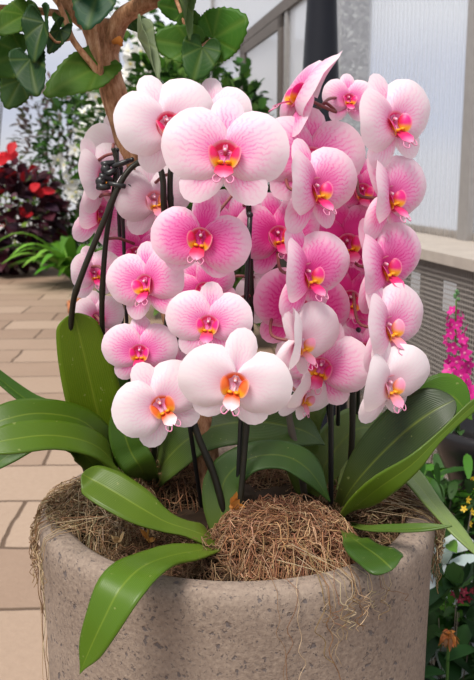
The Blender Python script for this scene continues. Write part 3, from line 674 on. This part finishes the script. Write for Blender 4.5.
strap(P2, [b2] + path([(205, 550, -.13), (172, 556, -.18), (142, 568, -.235), (120, 590, -.262), (103, 622, -.27), (90, 650, -.268), (80, 674, -.265)]), [16, 22, 36, 50, 52, 42, 28, 2], ((.1, -.4, .9), (-.25, -.6, .7), (-.35, -.85, .35)), (.080, .165, .006), .10, .1)
strap(P2, [b2] + path([(221, 505, -.04), (226, 478, -.03), (250, 459, -.03), (282, 456, -.03), (308, 470, -.035), (330, 502, -.04)]), [20, 36, 40, 34, 34, 34, 6], ((-.2, -1, .1), (.1, -.6, .8), (.45, -.55, .65)), (.055, .125, .030), .12, .1)

# --- back left plant
b3 = on(152, 492, SOIL); P3 = thing('moth_orchid', 'pink orchid in second row behind the front plant with one broad leaf', 'orchid', b3, OG)
sc = spike(P3, [on(150, 498, SOIL)] + path([(155, 440, .02), (164, 350, .015), (171, 280, .0), (172, 225, -.045), (170, 190, -.05), (172, 165, -.045), (182, 148, -.035)]), .0036, .0028)
SC = [sc]
flower(P3, SC, 153, 200, 90, 26, .14, -.015, 8, -4, 8, 2)
flower(P3, SC, 148, 284, 94, -28, .55, -.075, 12, 0, 10, 0)
flower(P3, SC, 170, 372, 60, 10, .45, -.03, -30, 0, 6, 0)
strap(P3, [b3] + path([(165, 462, .03), (200, 432, .02), (250, 422, .02), (300, 430, .03), (325, 445, .04)]), [24, 42, 50, 52, 40, 4], ((-.3, -.8, .6), (0, -.7, .75), (.3, -.6, .75)), (.060, .115, .030), .12, .1)
strap(P3, [b3] + path([(142, 470, .0), (130, 450, -.01), (122, 425, -.01), (116, 405, -.01)]), [14, 30, 34, 28, 4], (.1, -1, .2), (.05, .12, .012), .1, .1)

# --- centre right plant
b4 = on(308, 500, SOIL); P4 = thing('moth_orchid', 'pink orchid right of the centre on a woody grey stem', 'orchid', b4, OG)
sd = spike(P4, [on(306, 504, SOIL)] + path([(298, 455, .02), (290, 422, .015), (280, 340, .01), (276, 270, .0), (276, 215, .0), (284, 160, .0), (300, 125, .0), (322, 105, .0)]), .0042, .0028, M_stemgrey)
SD = [sd]
flower(P4, SD, 306, 98, 128, -82, .55, -.02, 4, 24, 12, 0)
flower(P4, SD, 348, 100, 58, 10, .50, .05, 0, 0, 6, 0)
flower(P4, SD, 310, 160, 116, 6, .56, -.04, -4, 0, 8, 0)
flower(P4, SD, 312, 190, 114, 44, .54, -.085, 4, 0, 22, 0)
flower(P4, SD, 277, 236, 96, 14, .80, -.03, 10, 0, 8, 0)
flower(P4, SD, 304, 275, 112, 44, .66, -.10, 6, 0, 24, 0)
flower(P4, SD, 300, 310, 108, 14, .92, -.05, -14, 0, 6, 0)
flower(P4, SD, 296, 342, 108, 54, .10, -.11, 2, -6, 30, 2)
flower(P4, SD, 322, 366, 102, -16, .52, -.06, -14, -8, 10, 1)
flower(P4, SD, 303, 396, 72, 44, .05, -.07, -20, -20, 20, 2)
strap(P4, [b4] + path([(325, 465, .06), (352, 432, .07), (378, 430, .08), (400, 450, .08)]), [20, 42, 48, 42, 4], ((-.2, -.8, .6), (.2, -.6, .8)), (.16, .24, .075), .1, .1)
strap(P4, [b4] + path([(300, 455, .07), (302, 420, .07), (315, 395, .07), (330, 380, .07)]), [16, 36, 40, 34, 4], (-.1, -.9, .4), (.14, .22, .06), .1, .1)

# --- right plant
b5 = on(337, 521, SOIL); P5 = thing('moth_orchid', 'rightmost pink orchid with large dark leaf and pale hanging leaf', 'orchid', b5, OG)
se = spike(P5, [on(345, 508, SOIL)] + path([(352, 440, .03), (352, 340, .03), (350, 260, .02), (354, 190, .02), (362, 140, .02), (374, 112, .02)]), .0038, .0026)
SE = [se]
flower(P5, SE, 391, 124, 112, 34, .34, -.03, 14, 0, 12, 0)
flower(P5, SE, 386, 198, 110, 48, .54, -.03, 6, 0, 24, 0)
flower(P5, SE, 361, 192, 80, 10, .75, .02, 0, 0, 6, 0)
flower(P5, SE, 346, 244, 98, 8, .95, .0, 14, 0, 6, 0)
flower(P5, SE, 348, 300, 96, 14, .95, .0, -12, 0, 6, 0)
flower(P5, SE, 381, 268, 112, 44, .68, -.04, 12, 0, 20, 0)
flower(P5, SE, 384, 328, 112, 46, .42, -.07, 8, 0, 22, 2)
flower(P5, SE, 386, 384, 104, 36, .05, -.09, 6, -8, 20, 2)
flower(P5, SE, 362, 350, 80, 6, .55, .0, 0, 0, 6, 0)
strap(P5, [b5] + path([(348, 494, -.04), (372, 464, -.06), (405, 432, -.075), (432, 412, -.08), (455, 400, -.08)]), [16, 24, 48, 58, 52, 34], ((-.3, -.8, .5), (-.15, -.75, .65), (-.1, -.8, .6)), (.022, .043, .014), .12, .1, label='large dark green leaf')
strap(P5, [b5] + path([(350, 511, -.065), (378, 488, -.105), (412, 464, -.118), (440, 436, -.112), (475, 404, -.10), (505, 385, -.09)]), [14, 26, 29, 19, 9, 11, 4], (.30, -.92, .22), (.085, .155, .008), .10, .1)
strap(P5, [b5] + path([(372, 470, .02), (405, 425, .02), (432, 400, .02), (452, 396, .02), (472, 420, .02)]), [14, 28, 38, 42, 40, 6], ((-.2, -.9, .4), (.2, -.9, .3)), (.075, .19, .010), .08, .1)
strap(P5, [b5] + path([(352, 470, .03), (380, 462, .03), (408, 474, .0), (432, 503, -.05), (456, 530, -.09), (482, 560, -.12)]), [12, 20, 30, 30, 24, 20, 8], ((0, -.5, .85), (.35, -.65, .65), (.45, -.6, .6)), (.21, .29, .10), .08, .1, label='pale green hanging leaf')
strap(P5, [b5] + path([(362, 529, -.09), (392, 530, -.13), (420, 529, -.15), (452, 526, -.16)]), [8, 10, 12, 11, 3], (0, -.45, .9), (.085, .155, .03), .25, .05)
strap(P5, [b5] + path([(350, 536, -.12), (358, 543, -.15), (368, 550, -.185), (379, 558, -.21), (386, 564, -.222), (392, 570, -.228)]), [5, 16, 32, 45, 46, 42, 34], (.1, -.65, .75), (.035, .095, .010), .06, .1)

# ------------------------------------------------------------------ stakes and clips
def stake(label, p0, p1, y1, r=.0026):
    a = on(*p0, SOIL - .05); b = at(*p1, y1); t = thing('plant_stake', label, 'stake', (a.x, a.y, SOIL - .05), 'black support stakes'); mb = MB(); c = [a.lerp(b, i / 12) for i in range(13)]
    mb.tube(rel(c, t), r, 8); obj('rod', mb, M_black, t); mb = MB(); mb.ball(b - t.location, r * 1.25, 8, 6); obj('tip', mb, M_black, t)
stake('thin black stake beside the clips, leftmost of the upright stakes', (128, 520), (117, 150), -.005, .0021)
stake('thin black stake just right of the leftmost one beside the clips', (134, 520), (121, 168), -.015, .0021)
stake('black stake slanting in front of the brown trunk base', (207, 545), (186, 400), -.05)
stake('black stake left of the dry moss under the lowest left flower', (146, 522), (160, 380), -.02)
stake('long black stake rising behind the lowest pale flower at the centre', (234, 575), (250, 215), -.06, .0027)
stake('thick black stake at the right edge of the reddish moss', (331, 560), (331, 360), -.03, .0030)
stake('black stake close behind and right of the thick one', (338, 512), (338, 340), .01, .0026)
stake('rightmost black stake, beside the large dark leaf', (358, 500), (358, 330), .0, .0028)
stake('black stake tilted left of the thick one at the moss', (340, 512), (325, 380), .02, .0026)
def clip(label, px, py, y, rot):
    c = at(px, py, y); t = thing('plant_clip', label, 'clip', c, 'black plant clips'); Mx = Matrix.Rotation(R(rot), 3, 'Y')
    mb = MB(); mb.tube([Mx @ Vector((.010 * math.cos(a), .007 * math.sin(a), 0)) for a in [2 * math.pi * k / 16 for k in range(15)]], .0026, 8); obj('ring', mb, M_black, t)
    mb = MB()
    for sg in (-1, 1): mb.tube([Mx @ Vector((-.008, sg * .002, sg * .003)), Mx @ Vector((-.016, sg * .002, sg * .005)), Mx @ Vector((-.020, 0, sg * .004))], [.003, .0035, .005], 8)
    mb.ball(Mx @ Vector((-.019, 0, 0)), (.0055, .004, .0055)); obj('grip', mb, M_black, t)
clip('black plant clip, lower of the two on left orchid stems', 119, 185, -.035, 10)
clip('black plant clip, upper of the two on left orchid stems', 123, 163, -.03, -20)

# ------------------------------------------------------------------ dry moss
def moss(name, label, ctr, rx, ry, h, n, cols, seed, ln=.07, rad=.0006, wild=.0):
    r = random.Random(seed); mb = MB(); ctr = Vector(ctr)
    for i in range(n):
        a = r.uniform(0, 6.283); q = math.sqrt(r.random()); x, y = rx * q * math.cos(a), ry * q * math.sin(a); top = h * max(0, 1 - q * q) ** .6
        p = ctr + Vector((x, y, top * r.uniform(.25, 1.05))); d = rdir(r, -.25, .25 + wild); c = jit(cols[r.randrange(len(cols))], r, .3); pts = [p]; k = r.uniform(-75, 75); kz = r.uniform(-40, 40)
        for j in range(14):
            st = ln * r.uniform(.7, 1.2) / 14; d = Matrix.Rotation(k * st + r.uniform(-.35, .35), 3, 'Z') @ d; d.z += kz * st * .2 + r.uniform(-.2, .2); d.normalize(); p = p + d * st
            e = ((p.x - ctr.x) / rx) ** 2 + ((p.y - ctr.y) / ry) ** 2; lim = ctr.z + h * max(0, 1 - e) ** .6 + .006
            if e > 1.0: d = (d + Vector((ctr.x - p.x, ctr.y - p.y, 0)).normalized() * .6).normalized()
            if p.z > lim: p.z = lim + r.uniform(-.004, .006); d.z = -abs(d.z) * .3
            if p.z < SOIL: p.z = SOIL + r.uniform(0, .003)
            hp = math.hypot(p.x, p.y)
            if hp > .187 and p.z < RIM + .001: p.z = RIM + .0015 + r.uniform(0, .006)
            if hp > .214: p.x *= .212 / hp; p.y *= .212 / hp; d = (d - Vector((p.x, p.y, 0)).normalized() * .8).normalized()
            pts.append(p.copy())
        mb.tube(pts, rad * r.uniform(.7, 1.4), 3, False, c)
    return tag(obj(name, mb, M_fibre), label, 'moss', kind='stuff')
BR = [(.33, .16, .085), (.42, .24, .13), (.22, .10, .055), (.50, .32, .19), (.28, .13, .07)]
ST = [(.30, .20, .11), (.40, .29, .17), (.20, .12, .06), (.46, .35, .22), (.26, .15, .08)]
DK = [(.16, .085, .045), (.24, .14, .08), (.10, .055, .03), (.30, .19, .11)]
c = on(283, 558, SOIL); moss('dry_moss', 'mound of reddish brown dry moss at the front of the planter', (c.x, c.y + .002, SOIL), .082, .066, .056, 1700, BR, 1, .07, .00042)
c = on(190, 562, SOIL); moss('dry_moss', 'dark dry moss in front between hanging leaf and reddish moss', (c.x, c.y - .015, SOIL), .080, .05, .030, 800, DK, 2, .06, .00042)
c = on(90, 530, SOIL); moss('dry_moss', 'straw coloured dry moss spilling over the left planter rim', (c.x + .022, c.y, SOIL), .060, .075, .060, 1200, ST, 3, .075, .00042)
c = on(177, 505, SOIL); moss('dry_moss', 'brown dry moss heap behind the front leaf left of the trunk', (c.x, c.y + .03, SOIL), .06, .075, .080, 1000, DK + BR[:2], 4, .06, .00042)
c = on(345, 478, SOIL); moss('dry_moss', 'dark dry moss at the back of the planter behind the right stakes', (c.x - .02, c.y - .01, SOIL), .11, .06, .055, 900, DK, 5, .06, .00045)
c = on(385, 520, SOIL); moss('dry_moss', 'brown dry moss along the right planter rim under the leaves', (c.x - .03, c.y - .005, SOIL), .05, .085, .040, 800, DK + ST[:2], 6, .06, .00042)
def strands(label, spots, cols, seed, rad=.0006):
    r = random.Random(seed); mb = MB()
    for (a0, n, lo, hi) in spots:
        for i in range(n):
            a = R(a0 + r.uniform(-9, 9)); rr = .216; p = Vector((rr * math.cos(a), rr * math.sin(a), RIM + .004)); a2 = a + r.uniform(-.22, .22); q2 = r.uniform(.15, .185); q = Vector((q2 * math.cos(a2), q2 * math.sin(a2), RIM + r.uniform(.0, .02))); L = r.uniform(lo, hi); pts = [q, p, Vector((.2255 * math.cos(a), .2255 * math.sin(a), RIM - .012))]; m = 9; aa = a; ro = .2245
            for j in range(1, m + 1):
                aa += r.uniform(-.035, .035); ro = .2235 + r.uniform(0, .004) + (.006 * r.random() if lo < .04 else 0); pts.append(Vector((ro * math.cos(aa), ro * math.sin(aa), RIM - .012 - L * j / m)))
            mb.tube(catmull(pts, 26), rad * r.uniform(.7, 1.3), 3, False, jit(cols[r.randrange(len(cols))], r, .25))
    return tag(obj('moss_strands', mb, M_fibre), label, 'moss', kind='stuff')
strands('straw coloured moss strands hanging down the left side of planter', [(187, 20, .02, .07), (180, 10, .04, .12), (178, 7, .12, .34), (204, 9, .015, .05), (172, 7, .02, .08)], ST, 11, .00045)
strands('pale rootlets hanging over the front rim below the reddish moss', [(292, 7, .02, .07), (287, 5, .05, .13), (299, 5, .015, .04), (305, 6, .01, .04)], ST, 12, .0004)
strands('thin rootlets hanging over the right rim of the planter', [(-4, 34, .015, .09), (-14, 12, .01, .04), (4, 14, .02, .08)], ST, 13, .00045)

# ------------------------------------------------------------------ small dry bits on the moss
def dry_bit(name, label, px, py, y, col, seed, s=.011):
    r = random.Random(seed); c = at(px, py, y); t = thing(name, label, 'dry flower', c); mb = MB()
    for k in range(5): leaf_poly(mb, Vector((0, 0, 0)), rdir(r, 0, 1), rdir(r, -1, 1), s * r.uniform(1, 1.7), s * .8, jit(col, r, .25), -.2)
    mb.ball((0, 0, 0), s * .3, 8, 5, col); obj('petals', mb, M_flowerv, t); mb = MB(); mb.tube([Vector((0, 0, 0)), Vector((s * .3, s * .5, -s * 1.2))], s * .14, 6, True, col); obj('stalk', mb, M_flowerv, t)
dry_bit('fallen_flower', 'shrivelled orange flower lying beside the cut grey stem', 232, 507, -.055, (.60, .24, .05), 1)
dry_bit('fallen_flower', 'beige dried flower on the left moss under the leaf', 120, 541, -.10, (.45, .30, .15), 2, .008)
dry_bit('fallen_flower', 'small orange dried flower between the two front leaves', 148, 539, -.105, (.55, .26, .05), 3, .007)

# ------------------------------------------------------------------ garden bed on the right
bowl = at(500, 425, DEP + 1.72); bowl.z = 0
t = thing('black_planter', 'glossy black round planter behind the large dark orchid leaf', 'planter', bowl)
mb = MB(); zr = at(500, 424, DEP + 1.72).z; mb.lathe([(.001, 0), (.075, 0), (.08, .01), (.085, zr - .16), (.11, zr - .10), (.138, zr - .04), (.142, zr - .012), (.136, zr), (.126, zr - .002), (.118, zr - .03), (.001, zr - .035)], 64); obj('body', mb, plain('glossy_black', (.010, .009, .010), .3, .3), t)
sb0 = at(452, 418, DEP + 1.72); sb0.z = zr - .03; sb0.x = bowl.x - .085
st_ = thing('flower_spike', 'magenta flower spike in front of the perforated metal screen', 'flower', sb0)
tp = at(456, 300, DEP + 1.72); mb = MB(); cpts = catmull([Vector((0, 0, 0)), (tp - sb0) * .5 + Vector((-.004, 0, 0)), tp - sb0], 20); mb.tube(cpts, [.004 - .0025 * i / 20 for i in range(21)], 8, True, (.10, .20, .04)); obj('stem', mb, M_fol, st_)
FL = simple_flower_mesh('floret', (.62, .015, .26), (.70, .30, .42), 5, .75); r = random.Random(55)
for i in range(34):
    q = .26 + .66 * i / 33; p = lerps(cpts, q); a = i * 2.4 + r.uniform(-.5, .5); d = Vector((math.cos(a), math.sin(a), .2)); k = (1.1 - .55 * (i / 33)) * r.uniform(.8, 1.1); sc_ = .0205 * k
    if .58 < q < .66 and i % 3: continue
    o = obj('floret', FL, None, st_); o.location = p + d.normalized() * .028 * k; o.scale = (sc_,) * 3; o.rotation_euler = (d + rdir(r, -1, 1) * .5).to_track_quat('Z', 'Y').to_euler()
mb = MB()
for i in range(9): leaf_poly(mb, lerps(cpts, .02 + .025 * i), rdir(r, .1, .8), Vector((0, 0, 1)), .075, .02, jit((.05, .12, .03), r), .3)
obj('foliage', mb, M_fol, st_)
mb = MB()
for i in range(5): mb.ball(tp - sb0 + Vector((r.uniform(-.004, .004), r.uniform(-.004, .004), .002 + .004 * i)), .004, 7, 5, (.12, .24, .10))
obj('bud', mb, M_fol, st_)

def bed_plant(label, px, D, topy, n, ln, wd, cols, seed, rad=.09, name='bedding_plant', zlow=None):
    b = ground(px, D); z = at(px, topy, DEP + D).z
    return shrub(name, label, 'plant', b, z, rad, n, ln, wd, cols, seed, 'bedding plants by the right wall', z * .35 if zlow is None else zlow, 6, .35)[0]
G1, G2, G3 = (.040, .125, .010), (.018, .055, .008), (.08, .19, .025)
bed_plant('bright green leafy plant below the black planter at the right edge', 462, 1.50, 466, 170, .075, .022, GR(G1, G3, G2, G2), 61, .085)
bed_plant('leafy plant hugging the right side of stone planter, under the hanging leaf', 438, 1.60, 474, 170, .08, .022, GR(G2, G1), 62, .07)
bed_plant('dark broad leaved plant low at the right bottom corner', 448, 1.30, 615, 70, .075, .038, GR((.010, .035, .008), (.022, .06, .014)), 63, .07)
bed_plant('dark green plant at the right edge with upright leaves', 470, 1.28, 565, 70, .09, .028, GR((.008, .026, .007), (.018, .05, .010)), 64, .06)
bed_plant('tall green plant behind the magenta flower spike base', 430, 2.15, 395, 120, .09, .03, GR(G2, (.04, .09, .03)), 65, .10)
y1 = bed_plant('green plant with small yellow flowers at the right edge', 474, 1.62, 500, 70, .07, .022, GR(G1, G2), 66, .06)
YF = simple_flower_mesh('yellow_flower', (.75, .50, .04), (.55, .28, .02)); r = random.Random(9)
add_flowers(y1, YF, [at(px, py, DEP + 1.50) - y1.location for px, py in ((471, 488), (468, 500), (472, 512), (470, 524), (464, 509), (473, 478))], .007, r)
rp = bed_plant('plant with small dark red flowers beside the pale grey plant', 460, 1.36, 580, 45, .06, .02, GR(G2, G1), 67, .05)
RF = simple_flower_mesh('red_flower', (.20, .010, .03), (.4, .10, .10)); add_flowers(rp, RF, [at(px, py, DEP + 1.27) - rp.location for px, py in ((457, 584), (464, 592), (454, 594), (468, 598), (472, 590), (460, 600))], .008, r)
sp_ = bed_plant('pale blue grey leaved plant right of the stone planter', 458, 1.44, 536, 34, .085, .05, GR((.48, .54, .52), (.38, .45, .44)), 68, .05)
of = at(449, 636, DEP + 1.18); t = thing('marigold', 'ragged orange flower near the right bottom corner', 'flower', ground(449, 1.18)); mb = MB(); r = random.Random(3)
for k in range(70): leaf_poly(mb, of - t.location + rdir(r, -1, 1) * .007, rdir(r, -.5, 1), rdir(r, -1, 1), .012, .006, jit((.36, .12, .022), r, .5), .9)
obj('bloom', mb, M_flowerv, t); mb = MB(); mb.tube(catmull([Vector((0, 0, 0)), (of - t.location) * .5 + Vector((.01, 0, 0)), of - t.location], 10), .0025, 6, True, (.06, .14, .03)); obj('stem', mb, M_fol, t)
mb = MB()
for k in range(10): leaf_poly(mb, (of - t.location) * (.45 + .05 * k), rdir(r, -.1, .7), Vector((0, 0, 1)), .07, .03, jit((.025, .075, .02), r), .3)
obj('foliage', mb, M_fol, t)
